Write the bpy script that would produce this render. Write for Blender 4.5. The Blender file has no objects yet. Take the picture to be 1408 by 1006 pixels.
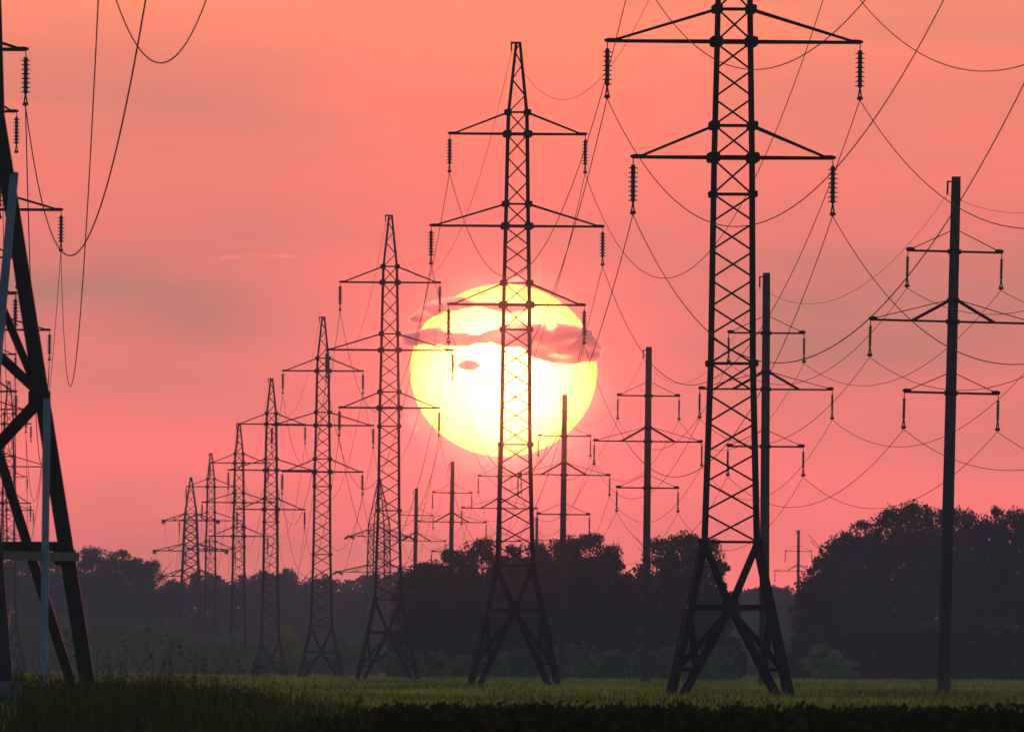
import bpy, math, random
import numpy as np
from mathutils import Matrix, Vector

R = math.radians
sc = bpy.context.scene
COL = sc.collection

# ------------------------------------------------------------------ camera model (telephoto, real sun size)
F = 27900.0          # focal length in photo pixels (photo is 1408 px wide)
HOR = 918.0          # row of the horizon at the picture's middle
HC = 0.9             # camera height, metres
ROLL = R(0.35)
CP, SP = math.cos(ROLL), math.sin(ROLL)


def world(px, py, s):
    """point of the place seen at a photo pixel, s = pixels per metre there"""
    u, v = (px - 704) / s, (HOR - py) / s
    return Vector((u * CP - v * SP, F / s, u * SP + v * CP + HC))


def ground_x(px, s):
    """x on the ground at a given distance for a photo column"""
    return world(px, HOR + HC * s, s).x


# ------------------------------------------------------------------ helpers
def tag(o, label=None, cat=None, group=None, kind=None):
    if label: o['label'] = label
    if cat: o['category'] = cat
    if group: o['group'] = group
    if kind: o['kind'] = kind
    return o


def empty(name, loc, rz=0.0):
    o = bpy.data.objects.new(name, None)
    o.empty_display_size = 0.5
    COL.objects.link(o)
    o.location = loc
    o.rotation_euler = (0, 0, rz)
    return o


def mesh_np(name, V, Q, mat, parent=None, smooth=False):
    """one mesh object from numpy arrays, Q = (n,4) or (n,3)"""
    V = np.asarray(V, dtype=np.float32)
    Q = np.asarray(Q, dtype=np.int32)
    k = Q.shape[1]
    me = bpy.data.meshes.new(name)
    me.vertices.add(len(V))
    me.vertices.foreach_set('co', V.ravel())
    me.loops.add(Q.size)
    me.loops.foreach_set('vertex_index', Q.ravel())
    me.polygons.add(len(Q))
    me.polygons.foreach_set('loop_start', np.arange(0, Q.size, k, dtype=np.int32))
    me.polygons.foreach_set('loop_total', np.full(len(Q), k, dtype=np.int32))
    if smooth:
        me.polygons.foreach_set('use_smooth', np.ones(len(Q), dtype=bool))
    me.update(calc_edges=True)
    me.materials.append(mat)
    o = bpy.data.objects.new(name, me)
    COL.objects.link(o)
    if parent: o.parent = parent
    return o


class MB:
    def __init__(self):
        self.v, self.f = [], []

    def beam(self, p, q, w, h=None):
        p, q = Vector(p), Vector(q)
        h = h or w
        d = (q - p).normalized()
        ref = Vector((0, 1, 0)) if abs(d.y) < 0.85 else Vector((0, 0, 1))
        a = d.cross(ref).normalized() * (w / 2)
        b = d.cross(a).normalized() * (h / 2)
        n = len(self.v)
        for c in (p, q):
            self.v += [c + a + b, c - a + b, c - a - b, c + a - b]
        self.f += [(n, n + 1, n + 2, n + 3), (n + 7, n + 6, n + 5, n + 4)]
        for i in range(4):
            j = (i + 1) % 4
            self.f.append((n + i, n + 4 + i, n + 4 + j, n + j))

    def angle(self, p, q, w, t=0.02, out=(1, 1)):
        """rolled steel angle section: two flanges meeting on the line p-q"""
        p, q = Vector(p), Vector(q)
        d = q - p
        ox, oy = out
        n0 = Vector((-ox * w / 2, 0, 0))
        n1 = Vector((0, -oy * w / 2, 0))
        self.slab(p + n0, q + n0, w, t)
        self.slab(p + n1 + Vector((0, -oy * t / 2 , 0)), q + n1 + Vector((0, -oy * t / 2, 0)), t, w - t)

    def slab(self, p, q, wx, wy):
        p, q = Vector(p), Vector(q)
        n = len(self.v)
        for c in (p, q):
            for sx, sy in ((-1, -1), (1, -1), (1, 1), (-1, 1)):
                self.v.append(c + Vector((sx * wx / 2, sy * wy / 2, 0)))
        self.f += [(n + 3, n + 2, n + 1, n), (n + 4, n + 5, n + 6, n + 7)]
        for i in range(4):
            j = (i + 1) % 4
            self.f.append((n + i, n + j, n + 4 + j, n + 4 + i))

    def plate(self, c, w, h, t, cut=0.3):
        """upright eight-cornered gusset plate facing y"""
        c = Vector(c)
        x, z = w / 2, h / 2
        k = cut
        pts = [(-x, -z + k * z), (-x + k * x, -z), (x - k * x, -z), (x, -z + k * z),
               (x, z - k * z), (x - k * x, z), (-x + k * x, z), (-x, z - k * z)]
        n = len(self.v)
        for y in (-t / 2, t / 2):
            self.v += [c + Vector((a, y, b)) for a, b in pts]
        self.f.append(tuple(n + i for i in range(8)))
        self.f.append(tuple(n + 8 + i for i in reversed(range(8))))
        for i in range(8):
            j = (i + 1) % 8
            self.f.append((n + j, n + i, n + 8 + i, n + 8 + j))

    def lathe(self, c, prof, n=10):
        """closed turned shape about z: prof = [(r, z) ...]"""
        c = Vector(c)
        b = len(self.v)
        for r, z in prof:
            for i in range(n):
                a = 2 * math.pi * i / n
                self.v.append(c + Vector((r * math.cos(a), r * math.sin(a), z)))
        for k in range(len(prof) - 1):
            for i in range(n):
                j = (i + 1) % n
                self.f.append((b + k * n + i, b + k * n + j, b + (k + 1) * n + j, b + (k + 1) * n + i))
        self.f.append(tuple(b + i for i in reversed(range(n))))
        m = b + (len(prof) - 1) * n
        self.f.append(tuple(m + i for i in range(n)))

    def build(self, name, mat, parent=None, smooth=False):
        me = bpy.data.meshes.new(name)
        me.from_pydata([tuple(x) for x in self.v], [], self.f)
        me.update()
        me.materials.append(mat)
        if smooth:
            for p in me.polygons: p.use_smooth = True
        o = bpy.data.objects.new(name, me)
        COL.objects.link(o)
        if parent: o.parent = parent
        return o


def copy_tree(o, parent=None):
    c = o.copy()
    COL.objects.link(c)
    if parent:
        c.parent = parent
    for ch in o.children:
        copy_tree(ch, c)
    return c


# ------------------------------------------------------------------ materials
def new_mat(name):
    m = bpy.data.materials.new(name)
    m.use_nodes = True
    nt = m.node_tree
    nt.nodes.clear()
    out = nt.nodes.new('ShaderNodeOutputMaterial')
    return m, nt, out


def solid(name, c0, c1, scale, rough=0.7, metal=0.0, detail=5, spec=0.4, stretch=(1, 1, 1), bump=0.0):
    m, nt, out = new_mat(name)
    b = nt.nodes.new('ShaderNodeBsdfPrincipled')
    b.inputs['Roughness'].default_value = rough
    b.inputs['Metallic'].default_value = metal
    b.inputs['Specular IOR Level'].default_value = spec
    tc = nt.nodes.new('ShaderNodeTexCoord')
    mp = nt.nodes.new('ShaderNodeMapping')
    mp.inputs['Scale'].default_value = stretch
    nz = nt.nodes.new('ShaderNodeTexNoise')
    nz.inputs['Scale'].default_value = scale
    nz.inputs['Detail'].default_value = detail
    cr = nt.nodes.new('ShaderNodeValToRGB')
    cr.color_ramp.elements[0].position = 0.3
    cr.color_ramp.elements[1].position = 0.7
    cr.color_ramp.elements[0].color = (*c0, 1)
    cr.color_ramp.elements[1].color = (*c1, 1)
    nt.links.new(tc.outputs['Object'], mp.inputs['Vector'])
    nt.links.new(mp.outputs[0], nz.inputs['Vector'])
    nt.links.new(nz.outputs['Fac'], cr.inputs['Fac'])
    nt.links.new(cr.outputs['Color'], b.inputs['Base Color'])
    if bump:
        bp = nt.nodes.new('ShaderNodeBump')
        bp.inputs['Strength'].default_value = bump
        nt.links.new(nz.outputs['Fac'], bp.inputs['Height'])
        nt.links.new(bp.outputs[0], b.inputs['Normal'])
    nt.links.new(b.outputs[0], out.inputs['Surface'])
    return m


def leafy(name, c0, c1, scale, trans=0.25, stretch=(1, 1, 1), rnd=0.25, fine=None):
    """leaf / blade material: diffuse with some light passing through"""
    m, nt, out = new_mat(name)
    N = nt.nodes.new
    tc = N('ShaderNodeTexCoord')
    mp = N('ShaderNodeMapping'); mp.inputs['Scale'].default_value = stretch
    nz = N('ShaderNodeTexNoise'); nz.inputs['Scale'].default_value = scale; nz.inputs['Detail'].default_value = 3
    nt.links.new(tc.outputs['Object'], mp.inputs['Vector'])
    nt.links.new(mp.outputs[0], nz.inputs['Vector'])
    fac = nz.outputs['Fac']
    if fine:
        n2 = N('ShaderNodeTexNoise'); n2.inputs['Scale'].default_value = fine; n2.inputs['Detail'].default_value = 1
        nt.links.new(tc.outputs['Object'], n2.inputs['Vector'])
        mx = N('ShaderNodeMath'); mx.operation = 'ADD'
        m2 = N('ShaderNodeMath'); m2.operation = 'MULTIPLY_ADD'
        m2.inputs[1].default_value = 0.8; m2.inputs[2].default_value = -0.4
        nt.links.new(n2.outputs['Fac'], m2.inputs[0])
        nt.links.new(fac, mx.inputs[0]); nt.links.new(m2.outputs[0], mx.inputs[1])
        fac = mx.outputs[0]
    cr = N('ShaderNodeValToRGB')
    cr.color_ramp.elements[0].position = 0.34; cr.color_ramp.elements[1].position = 0.66
    cr.color_ramp.elements[0].color = (*c0, 1); cr.color_ramp.elements[1].color = (*c1, 1)
    nt.links.new(fac, cr.inputs['Fac'])
    oi = N('ShaderNodeObjectInfo')
    hs = N('ShaderNodeHueSaturation')
    ma = N('ShaderNodeMath'); ma.operation = 'MULTIPLY_ADD'
    ma.inputs[1].default_value = rnd * 2; ma.inputs[2].default_value = 1 - rnd
    nt.links.new(oi.outputs['Random'], ma.inputs[0])
    nt.links.new(ma.outputs[0], hs.inputs['Value'])
    nt.links.new(cr.outputs['Color'], hs.inputs['Color'])
    d = N('ShaderNodeBsdfDiffuse'); t = N('ShaderNodeBsdfTranslucent')
    nt.links.new(hs.outputs[0], d.inputs['Color']); nt.links.new(hs.outputs[0], t.inputs['Color'])
    mix = N('ShaderNodeMixShader'); mix.inputs[0].default_value = trans
    nt.links.new(d.outputs[0], mix.inputs[1]); nt.links.new(t.outputs[0], mix.inputs[2])
    nt.links.new(mix.outputs[0], out.inputs['Surface'])
    return m


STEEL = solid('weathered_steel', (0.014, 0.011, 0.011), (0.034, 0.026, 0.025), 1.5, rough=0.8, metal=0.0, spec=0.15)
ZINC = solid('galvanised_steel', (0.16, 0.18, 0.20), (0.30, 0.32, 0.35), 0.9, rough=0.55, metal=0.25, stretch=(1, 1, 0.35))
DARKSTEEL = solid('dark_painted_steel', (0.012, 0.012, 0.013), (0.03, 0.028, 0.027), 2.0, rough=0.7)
RUST = solid('rusty_steel', (0.12, 0.08, 0.055), (0.24, 0.165, 0.12), 2.0, rough=0.8, stretch=(1, 1, .3))
PORCELAIN = solid('brown_porcelain', (0.02, 0.015, 0.013), (0.05, 0.03, 0.025), 6, rough=0.3)
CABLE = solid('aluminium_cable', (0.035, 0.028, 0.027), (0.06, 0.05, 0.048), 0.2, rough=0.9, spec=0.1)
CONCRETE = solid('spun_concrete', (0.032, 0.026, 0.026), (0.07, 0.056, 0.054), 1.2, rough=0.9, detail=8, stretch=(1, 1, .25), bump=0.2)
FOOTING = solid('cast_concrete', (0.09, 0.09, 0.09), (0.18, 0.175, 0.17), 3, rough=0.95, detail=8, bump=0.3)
BARK = solid('bark', (0.03, 0.024, 0.02), (0.07, 0.055, 0.045), 3, rough=0.95, stretch=(1, 1, .2))
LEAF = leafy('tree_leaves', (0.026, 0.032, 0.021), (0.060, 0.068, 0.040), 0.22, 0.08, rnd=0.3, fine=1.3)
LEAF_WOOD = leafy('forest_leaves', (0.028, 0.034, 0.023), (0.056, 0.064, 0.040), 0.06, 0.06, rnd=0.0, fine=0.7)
LEAF_SHRUB = leafy('shrub_leaves', (0.15, 0.20, 0.055), (0.30, 0.36, 0.10), 0.5, 0.1, rnd=0.15, fine=1.6)
LEAF_BUSH = leafy('bush_leaves', (0.075, 0.10, 0.036), (0.165, 0.20, 0.07), 0.3, 0.1, rnd=0.25, fine=1.6)
GRASS = leafy('meadow_grass', (0.13, 0.125, 0.018), (0.70, 0.58, 0.07), 0.11, 0.03, stretch=(1, .09, 1), rnd=0.0, fine=2.0)
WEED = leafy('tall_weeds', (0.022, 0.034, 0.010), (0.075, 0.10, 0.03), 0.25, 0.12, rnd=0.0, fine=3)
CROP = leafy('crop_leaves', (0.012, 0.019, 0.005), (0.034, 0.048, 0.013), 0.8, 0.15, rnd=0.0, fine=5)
SOIL = solid('field_ground', (0.17, 0.15, 0.03), (0.42, 0.36, 0.06), 0.09, spec=0.0, rough=0.95, detail=8, stretch=(1, .25, 1))

# ------------------------------------------------------------------ world, sun, camera
EXPO = 1.48          # exposed for the field, not for the bright sky
EX = 2 ** EXPO
SUN_PX = (692.5, 509.0)
sv = world(SUN_PX[0], SUN_PX[1], F / 1000.0); sv.z -= HC
SUN_DIR = sv.normalized()
ELEV = math.asin(SUN_DIR.z)
AZ = math.atan2(SUN_DIR.x, SUN_DIR.y)

w = bpy.data.worlds.new('World')
sc.world = w
w.use_nodes = True
nt = w.node_tree
nt.nodes.clear()
N = nt.nodes.new
L = nt.links.new
wout = N('ShaderNodeOutputWorld')
bg = N('ShaderNodeBackground'); bg.inputs['Strength'].default_value = 0.15
sky = N('ShaderNodeTexSky'); sky.sky_type = 'NISHITA'; sky.sun_disc = False
sky.sun_elevation = ELEV; sky.sun_rotation = AZ
sky.air_density = 1.0; sky.dust_density = 1.0; sky.ozone_density = 2.3
tc = N('ShaderNodeTexCoord')
sep = N('ShaderNodeSeparateXYZ'); L(tc.outputs['Generated'], sep.inputs[0])
# sunset glow: colour by elevation, fading away from the sun's side of the sky
el = N('ShaderNodeMapRange'); el.inputs['From Min'].default_value = 0.0; el.inputs['From Max'].default_value = 0.04
L(sep.outputs['Z'], el.inputs['Value'])
ramp = N('ShaderNodeValToRGB')
e = ramp.color_ramp.elements
GLOW = [(0.0, (1.75, 0.31, 0.27)), (0.14, (1.42, 0.258, 0.228)), (0.30, (1.22, 0.225, 0.198)), (0.55, (1.0, 0.205, 0.165)), (0.72, (1.04, 0.238, 0.155)), (0.9, (1.15, 0.315, 0.145))]
e[0].position, e[0].color = GLOW[0][0], (*GLOW[0][1], 1)
e[1].position, e[1].color = GLOW[-1][0], (*GLOW[-1][1], 1)
for p, c in GLOW[1:-1]:
    x = e.new(p); x.color = (*c, 1)
L(el.outputs[0], ramp.inputs['Fac'])
# faint greyish veils of high cloud, long and level
mp = N('ShaderNodeMapping'); mp.inputs['Scale'].default_value = (26, 1, 190); mp.inputs['Location'].default_value = (3.1, 0, 7.45)
L(tc.outputs['Generated'], mp.inputs['Vector'])
nz = N('ShaderNodeTexNoise'); nz.inputs['Scale'].default_value = 1.0; nz.inputs['Detail'].default_value = 4; nz.inputs['Roughness'].default_value = 0.5
L(mp.outputs[0], nz.inputs['Vector'])
nr = N('ShaderNodeMapRange'); nr.inputs['From Min'].default_value = 0.45; nr.inputs['From Max'].default_value = 0.75
nr.inputs['To Max'].default_value = 0.55
nr.interpolation_type = 'SMOOTHSTEP'
L(nz.outputs['Fac'], nr.inputs['Value'])
veil = N('ShaderNodeMixRGB'); veil.inputs['Color2'].default_value = (0.62, 0.215, 0.165, 1)
L(nr.outputs[0], veil.inputs['Fac']); L(ramp.outputs['Color'], veil.inputs['Color1'])
# one broad level veil of grey cloud, thinner towards the sun
vb = N('ShaderNodeValToRGB'); ve = vb.color_ramp.elements
ve[0].position, ve[0].color = 0.27, (0, 0, 0, 1); ve[1].position, ve[1].color = 0.95, (0, 0, 0, 1)
for p, c in ((0.39, .75), (0.455, .92), (0.53, .55), (0.60, .2), (0.70, .45), (0.78, .15)):
    x = ve.new(p); x.color = (c, c, c, 1)
L(el.outputs[0], vb.inputs['Fac'])
dx = N('ShaderNodeMath'); dx.operation = 'SUBTRACT'; dx.inputs[1].default_value = SUN_DIR.x; L(sep.outputs['X'], dx.inputs[0])
ab = N('ShaderNodeMath'); ab.operation = 'ABSOLUTE'; L(dx.outputs[0], ab.inputs[0])
xm = N('ShaderNodeMapRange'); xm.interpolation_type = 'SMOOTHSTEP'
xm.inputs['From Min'].default_value = 0.003; xm.inputs['From Max'].default_value = 0.016; L(ab.outputs[0], xm.inputs['Value'])
mp2 = N('ShaderNodeMapping'); mp2.inputs['Scale'].default_value = (70, 1, 330); mp2.inputs['Location'].default_value = (1.7, 0, 3.2)
L(tc.outputs['Generated'], mp2.inputs['Vector'])
n2 = N('ShaderNodeTexNoise'); n2.inputs['Detail'].default_value = 5; n2.inputs['Scale'].default_value = 1.0
L(mp2.outputs[0], n2.inputs['Vector'])
nm = N('ShaderNodeMapRange'); nm.inputs['From Min'].default_value = .25; nm.inputs['From Max'].default_value = .75; nm.inputs['To Min'].default_value = .45; nm.inputs['To Max'].default_value = 1.25
L(n2.outputs['Fac'], nm.inputs['Value'])
m1 = N('ShaderNodeMath'); m1.operation = 'MULTIPLY'; L(vb.outputs['Color'], m1.inputs[0]); L(xm.outputs[0], m1.inputs[1])
m2 = N('ShaderNodeMath'); m2.operation = 'MULTIPLY'; L(m1.outputs[0], m2.inputs[0]); L(nm.outputs[0], m2.inputs[1])
veil2 = N('ShaderNodeMixRGB'); veil2.inputs['Color2'].default_value = (0.52, 0.21, 0.17, 1)
L(m2.outputs[0], veil2.inputs['Fac']); L(veil.outputs[0], veil2.inputs['Color1'])
gs = N('ShaderNodeVectorMath'); gs.operation = 'SCALE'; gs.inputs['Scale'].default_value = 1.16 / 0.15 / EX   # undoes the Background strength
L(veil2.outputs[0], gs.inputs[0])
dot = N('ShaderNodeVectorMath'); dot.operation = 'DOT_PRODUCT'; dot.inputs[1].default_value = SUN_DIR
L(tc.outputs['Generated'], dot.inputs[0])
fade = N('ShaderNodeMapRange'); fade.interpolation_type = 'SMOOTHSTEP'
fade.inputs['From Min'].default_value = math.cos(R(10)); fade.inputs['From Max'].default_value = math.cos(R(2.6))
L(dot.outputs['Value'], fade.inputs['Value'])
mixs = N('ShaderNodeMixRGB')
L(fade.outputs[0], mixs.inputs['Fac']); L(sky.outputs[0], mixs.inputs['Color1']); L(gs.outputs[0], mixs.inputs['Color2'])
L(mixs.outputs[0], bg.inputs['Color'])
L(bg.outputs[0], wout.inputs['Surface'])

lamp = bpy.data.lights.new('sun_lamp', 'SUN')
lamp.energy = 2.0
lamp.angle = R(0.5)
lamp.color = (1.0, 0.15, 0.08)
lo = bpy.data.objects.new('sun_lamp', lamp)
COL.objects.link(lo)
lo.rotation_euler = (-(math.pi / 2 - ELEV), 0, -AZ)

cam = bpy.data.cameras.new('camera')
cam.sensor_width = 36
cam.lens = F / 1408 * 36
cam.shift_y = (HOR - 503) / 1408
cam.clip_start = 1.0
cam.clip_end = 100000
cam.dof.use_dof = True
cam.dof.focus_distance = 800
cam.dof.aperture_fstop = 15
co = bpy.data.objects.new('camera', cam)
COL.objects.link(co)
co.matrix_world = Matrix.Translation((0, 0, HC)) @ Matrix.Rotation(R(90), 4, 'X') @ Matrix.Rotation(ROLL, 4, 'Z')
sc.camera = co
sc.view_settings.view_transform = 'Standard'
sc.view_settings.look = 'None'
sc.view_settings.exposure = EXPO
sc.view_settings.gamma = 1

# the sun: a glowing ball flattened by refraction, far beyond everything else
SUN_D = 40000.0
m, nt, out = new_mat('sun_glow')
N = nt.nodes.new; L = nt.links.new
tc = N('ShaderNodeTexCoord'); mpx = N('ShaderNodeMapping'); mpx.inputs['Scale'].default_value = (1, 0, 1)
L(tc.outputs['Object'], mpx.inputs['Vector'])
ln = N('ShaderNodeVectorMath'); ln.operation = 'LENGTH'; L(mpx.outputs[0], ln.inputs[0])
mr = N('ShaderNodeMapRange'); mr.inputs['From Max'].default_value = 1.0
L(ln.outputs['Value'], mr.inputs['Value'])
cr = N('ShaderNodeValToRGB')   # limb darkening
LIMB = [(0.0, (3.6, 3.0, 0.66)), (0.35, (3.5, 2.8, 0.50)), (0.6, (3.1, 2.3, 0.29)), (0.8, (2.6, 1.75, 0.13)), (0.94, (2.2, 1.25, 0.03)), (1.0, (1.6, 0.6, 0.0))]
cr.color_ramp.elements[0].color = (*[c / EX for c in LIMB[0][1]], 1)
cr.color_ramp.elements[1].color = (*[c / EX for c in LIMB[-1][1]], 1)
for p, c in LIMB[1:-1]:
    x = cr.color_ramp.elements.new(p); x.color = (*[q / EX for q in c], 1)
L(mr.outputs[0], cr.inputs['Fac'])
em = N('ShaderNodeEmission'); L(cr.outputs['Color'], em.inputs['Color'])
tr = N('ShaderNodeBsdfTransparent'); ad = N('ShaderNodeAddShader')
L(em.outputs[0], ad.inputs[0]); L(tr.outputs[0], ad.inputs[1])
L(ad.outputs[0], out.inputs['Surface'])
m.cycles.emission_sampling = 'NONE'
mb = MB()
prof = [(math.sin(math.pi * k / 48) + 1e-4, -math.cos(math.pi * k / 48)) for k in range(49)]
mb.lathe((0, 0, 0), prof, 96)
so = mb.build('sun', m, smooth=True)
so.location = SUN_DIR * SUN_D + Vector((0, 0, HC))
rs = 128.5 / F * SUN_D
so.scale = (rs / 2 ** 0, rs, rs * 0.922)
tag(so, 'huge glowing yellow setting sun low behind the pylons, crossed by cloud bands', 'sun')

# ------------------------------------------------------------------ clouds across the sun
CLOUD_D = 30000.0
m, nt, out = new_mat('cloud_vapour')
v = nt.nodes.new('ShaderNodeVolumePrincipled')
v.inputs['Color'].default_value = (0.97, 0.88, 0.93, 1)
v.inputs['Density'].default_value = 0.06
v.inputs['Anisotropy'].default_value = 0.66
ctc = nt.nodes.new('ShaderNodeTexCoord'); cmp_ = nt.nodes.new('ShaderNodeMapping'); cmp_.inputs['Scale'].default_value = (.03, .03, .06)
cnz = nt.nodes.new('ShaderNodeTexNoise'); cnz.inputs['Scale'].default_value = 1.0; cnz.inputs['Detail'].default_value = 5
cmr = nt.nodes.new('ShaderNodeMapRange'); cmr.inputs['From Min'].default_value = .40; cmr.inputs['From Max'].default_value = .56
cmr.inputs['To Min'].default_value = .004; cmr.inputs['To Max'].default_value = .12
nt.links.new(ctc.outputs['Object'], cmp_.inputs['Vector']); nt.links.new(cmp_.outputs[0], cnz.inputs['Vector'])
nt.links.new(cnz.outputs['Fac'], cmr.inputs['Value']); nt.links.new(cmr.outputs[0], v.inputs['Density'])
nt.links.new(v.outputs[0], out.inputs['Volume'])
CLOUD = m


CLOUD_THIN = CLOUD.copy(); CLOUD_THIN.name = 'thin_vapour'
for nd in CLOUD_THIN.node_tree.nodes:
    if nd.type == 'MAP_RANGE':
        nd.inputs['To Min'].default_value = .0; nd.inputs['To Max'].default_value = .006


def cloud(name, poly, thick, label, step=1.6, seed=1, rough=3.5, mat=CLOUD):
    """closed lens-shaped bank; poly in photo pixels gives its extent across the sky"""
    rng = np.random.default_rng(seed)
    P = np.array(poly, float)
    x0, y0 = P.min(0) - 6; x1, y1 = P.max(0) + 6
    nx, ny = int((x1 - x0) / step) + 1, int((y1 - y0) / step) + 1
    X, Y = np.meshgrid(x0 + np.arange(nx) * step, y0 + np.arange(ny) * step)
    Q = np.roll(P, -1, 0)
    d2 = np.full(X.shape, 1e9); ins = np.zeros(X.shape, bool)
    for (ax, ay), (bx, by) in zip(P, Q):
        ex, ey = bx - ax, by - ay
        t = np.clip(((X - ax) * ex + (Y - ay) * ey) / (ex * ex + ey * ey + 1e-9), 0, 1)
        d2 = np.minimum(d2, (X - ax - t * ex) ** 2 + (Y - ay - t * ey) ** 2)
        if ay != by:
            ins ^= ((ay > Y) != (by > Y)) & (X < ex * (Y - ay) / (by - ay) + ax)
    d = np.sqrt(d2) * np.where(ins, 1, -1)
    nse = np.zeros(X.shape)
    for k in range(46):
        fq = rng.uniform(0.05, 1.3); an = rng.normal(math.pi / 2, 0.9)
        nse += np.sin(fq * (X * math.cos(an) * 0.5 + Y * math.sin(an)) + rng.uniform(0, 6.3)) / (1 + 3 * fq)
    nse /= np.abs(nse).max()
    d = d + nse * rough
    inside = d > 0
    cell = inside[:-1, :-1] & inside[1:, :-1] & inside[:-1, 1:] & inside[1:, 1:]
    used = np.zeros(X.shape, bool); cnt = np.zeros(X.shape, int)
    for a in (0, 1):
        for b in (0, 1):
            cnt[a:ny - 1 + a, b:nx - 1 + b] += cell
    used = cnt > 0
    rim = used & (cnt < 4)
    half = thick * np.sqrt(np.clip(d, 0, 5) / 5) * (0.95 + 0.38 * nse)
    half[rim] = 0
    idx = -np.ones(X.shape, int); idx2 = idx.copy()
    V = []
    kpx = CLOUD_D / F
    for j, i in zip(*np.nonzero(used)):
        c = world(X[j, i], Y[j, i], F / CLOUD_D)
        idx[j, i] = len(V); V.append((c.x, c.y - half[j, i], c.z))
        if rim[j, i]:
            idx2[j, i] = idx[j, i]
        else:
            idx2[j, i] = len(V); V.append((c.x, c.y + half[j, i], c.z))
    Fq = []
    for j, i in zip(*np.nonzero(cell)):
        a, b, c, dd = (j, i), (j, i + 1), (j + 1, i + 1), (j + 1, i)
        Fq.append((idx[a], idx[dd], idx[c], idx[b]))
        Fq.append((idx2[a], idx2[b], idx2[c], idx2[dd]))
    V = np.array(V); c = V.mean(0)
    o = mesh_np(name, V - c, Fq, mat, smooth=True)
    o.location = c
    return tag(o, label, 'cloud', 'clouds crossing the sun')


def zp(*pts):       # points read from the enlarged view of the sun
    return [(550 + a / 3.593, 370 + b / 3.593) for a, b in pts]


cloud('cloud', zp((20, 250), (90, 190), (200, 135), (310, 130), (360, 152), (440, 158), (560, 160), (720, 176), (650, 204), (545, 224), (480, 208), (400, 192), (330, 204), (230, 212), (130, 266), (70, 275)),
      40, 'thin wisp of cloud parting the top cap of the sun', seed=3, rough=2.6)
cloud('cloud', zp((-60, 335), (30, 305), (120, 277), (190, 280), (250, 305), (370, 325), (440, 290), (520, 258), (640, 262), (780, 258), (880, 268), (950, 296), (1005, 380), (1000, 440),
                  (970, 472), (900, 476), (760, 472), (690, 462), (640, 432), (600, 398), (520, 384), (440, 362), (330, 384), (180, 382), (20, 370)),
      45, 'broad ragged bank of cloud covering the upper half of the sun', seed=7, rough=6)
cloud('cloud', zp((275, 475), (300, 450), (345, 440), (385, 454), (410, 478), (375, 498), (325, 504), (290, 492)),
      85, 'small oval cloud puff alone on the bright lower part of the sun', seed=5, rough=0.8)

cloud('cloud', [(262, 357), (300, 351), (345, 345), (400, 349), (432, 352), (395, 357), (345, 354), (300, 360)],
      6, 'faint lit streak of cloud alone in the sky between the huge leg and the sun', seed=9, rough=1.6, mat=CLOUD_THIN)

# ------------------------------------------------------------------ haze
m, nt, out = new_mat('thin_haze')
v = nt.nodes.new('ShaderNodeVolumePrincipled')
v.inputs['Color'].default_value = (0.70, 0.80, 0.97, 1)
v.inputs['Density'].default_value = 0.000098
v.inputs['Anisotropy'].default_value = -0.4
v2 = nt.nodes.new('ShaderNodeVolumePrincipled')      # added lobe, scatters almost straight on: stands in for lens glare round the sun
v2.inputs['Color'].default_value = (1.0, 0.7, 0.7, 1)
v2.inputs['Density'].default_value = 1.7e-8
v2.inputs['Anisotropy'].default_value = 0.999
va = nt.nodes.new('ShaderNodeAddShader')
nt.links.new(v.outputs[0], va.inputs[0]); nt.links.new(v2.outputs[0], va.inputs[1])
nt.links.new(va.outputs[0], out.inputs['Volume'])
mb = MB()
mb.slab((0, 3400, -1.5), (0, 3400, 48), 2400, 7000)
hz = mb.build('haze', m)
tag(hz, 'thin warm evening haze over the field', None, None, 'stuff')

# ------------------------------------------------------------------ ground
nx, ny = 60, 120
gx = np.linspace(-1100, 1100, nx); gy = np.concatenate([np.linspace(-80, 2500, 90), np.linspace(2600, 6800, 30)])
X, Y = np.meshgrid(gx, gy)
Z = 0.04 * np.sin(X * .3 + Y * .011) + 0.03 * np.sin(Y * .023 + X * .05)
V = np.stack([X.ravel(), Y.ravel(), Z.ravel()], 1)
I = np.arange(nx * ny).reshape(ny, nx)
Q = np.stack([I[:-1, :-1], I[:-1, 1:], I[1:, 1:], I[1:, :-1]], -1).reshape(-1, 4)
tag(mesh_np('ground', V, Q, SOIL, smooth=True), None, None, None, 'structure')

# ------------------------------------------------------------------ insulators
def string_mb(L_, n=10, discs=8, rs=0.165):
    mb = MB()
    top = 0.22
    core = .078 if rs > .1 else .05
    mb.beam((0, 0, 0), (0, 0, -top), 0.035)
    bot = L_ - 0.42
    pitch = (bot - top) / discs
    prof = [(0.045, -bot - 0.02)]
    for k in range(discs):
        z = -top - (discs - k) * pitch
        prof += [(core * .75, z + 0.02), (rs, z + 0.03), (rs * .95, z + 0.055), (core, z + pitch * .5), (core * .9, z + pitch * .95)]
    prof.append((0.04, -top + 0.01))
    mb.lathe((0, 0, 0), prof, n)
    mb.beam((0, 0, -bot), (-0.05, 0, -L_ + .1), 0.05)
    mb.beam((0, 0, -bot), (0.05, 0, -L_ + .1), 0.05)
    mb.plate((0, 0, -L_ + .06), .2, .13, .3, .6)
    return mb


# ------------------------------------------------------------------ suspension pylons
ARMS = {'low': (14.75, 15.8, 3.22), 'mid': (18.55, 19.62, 4.09), 'top': (23.0, 24.05, 3.22)}   # chord, tie, half length above the brace bar
STR_L = 1.85


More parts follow.
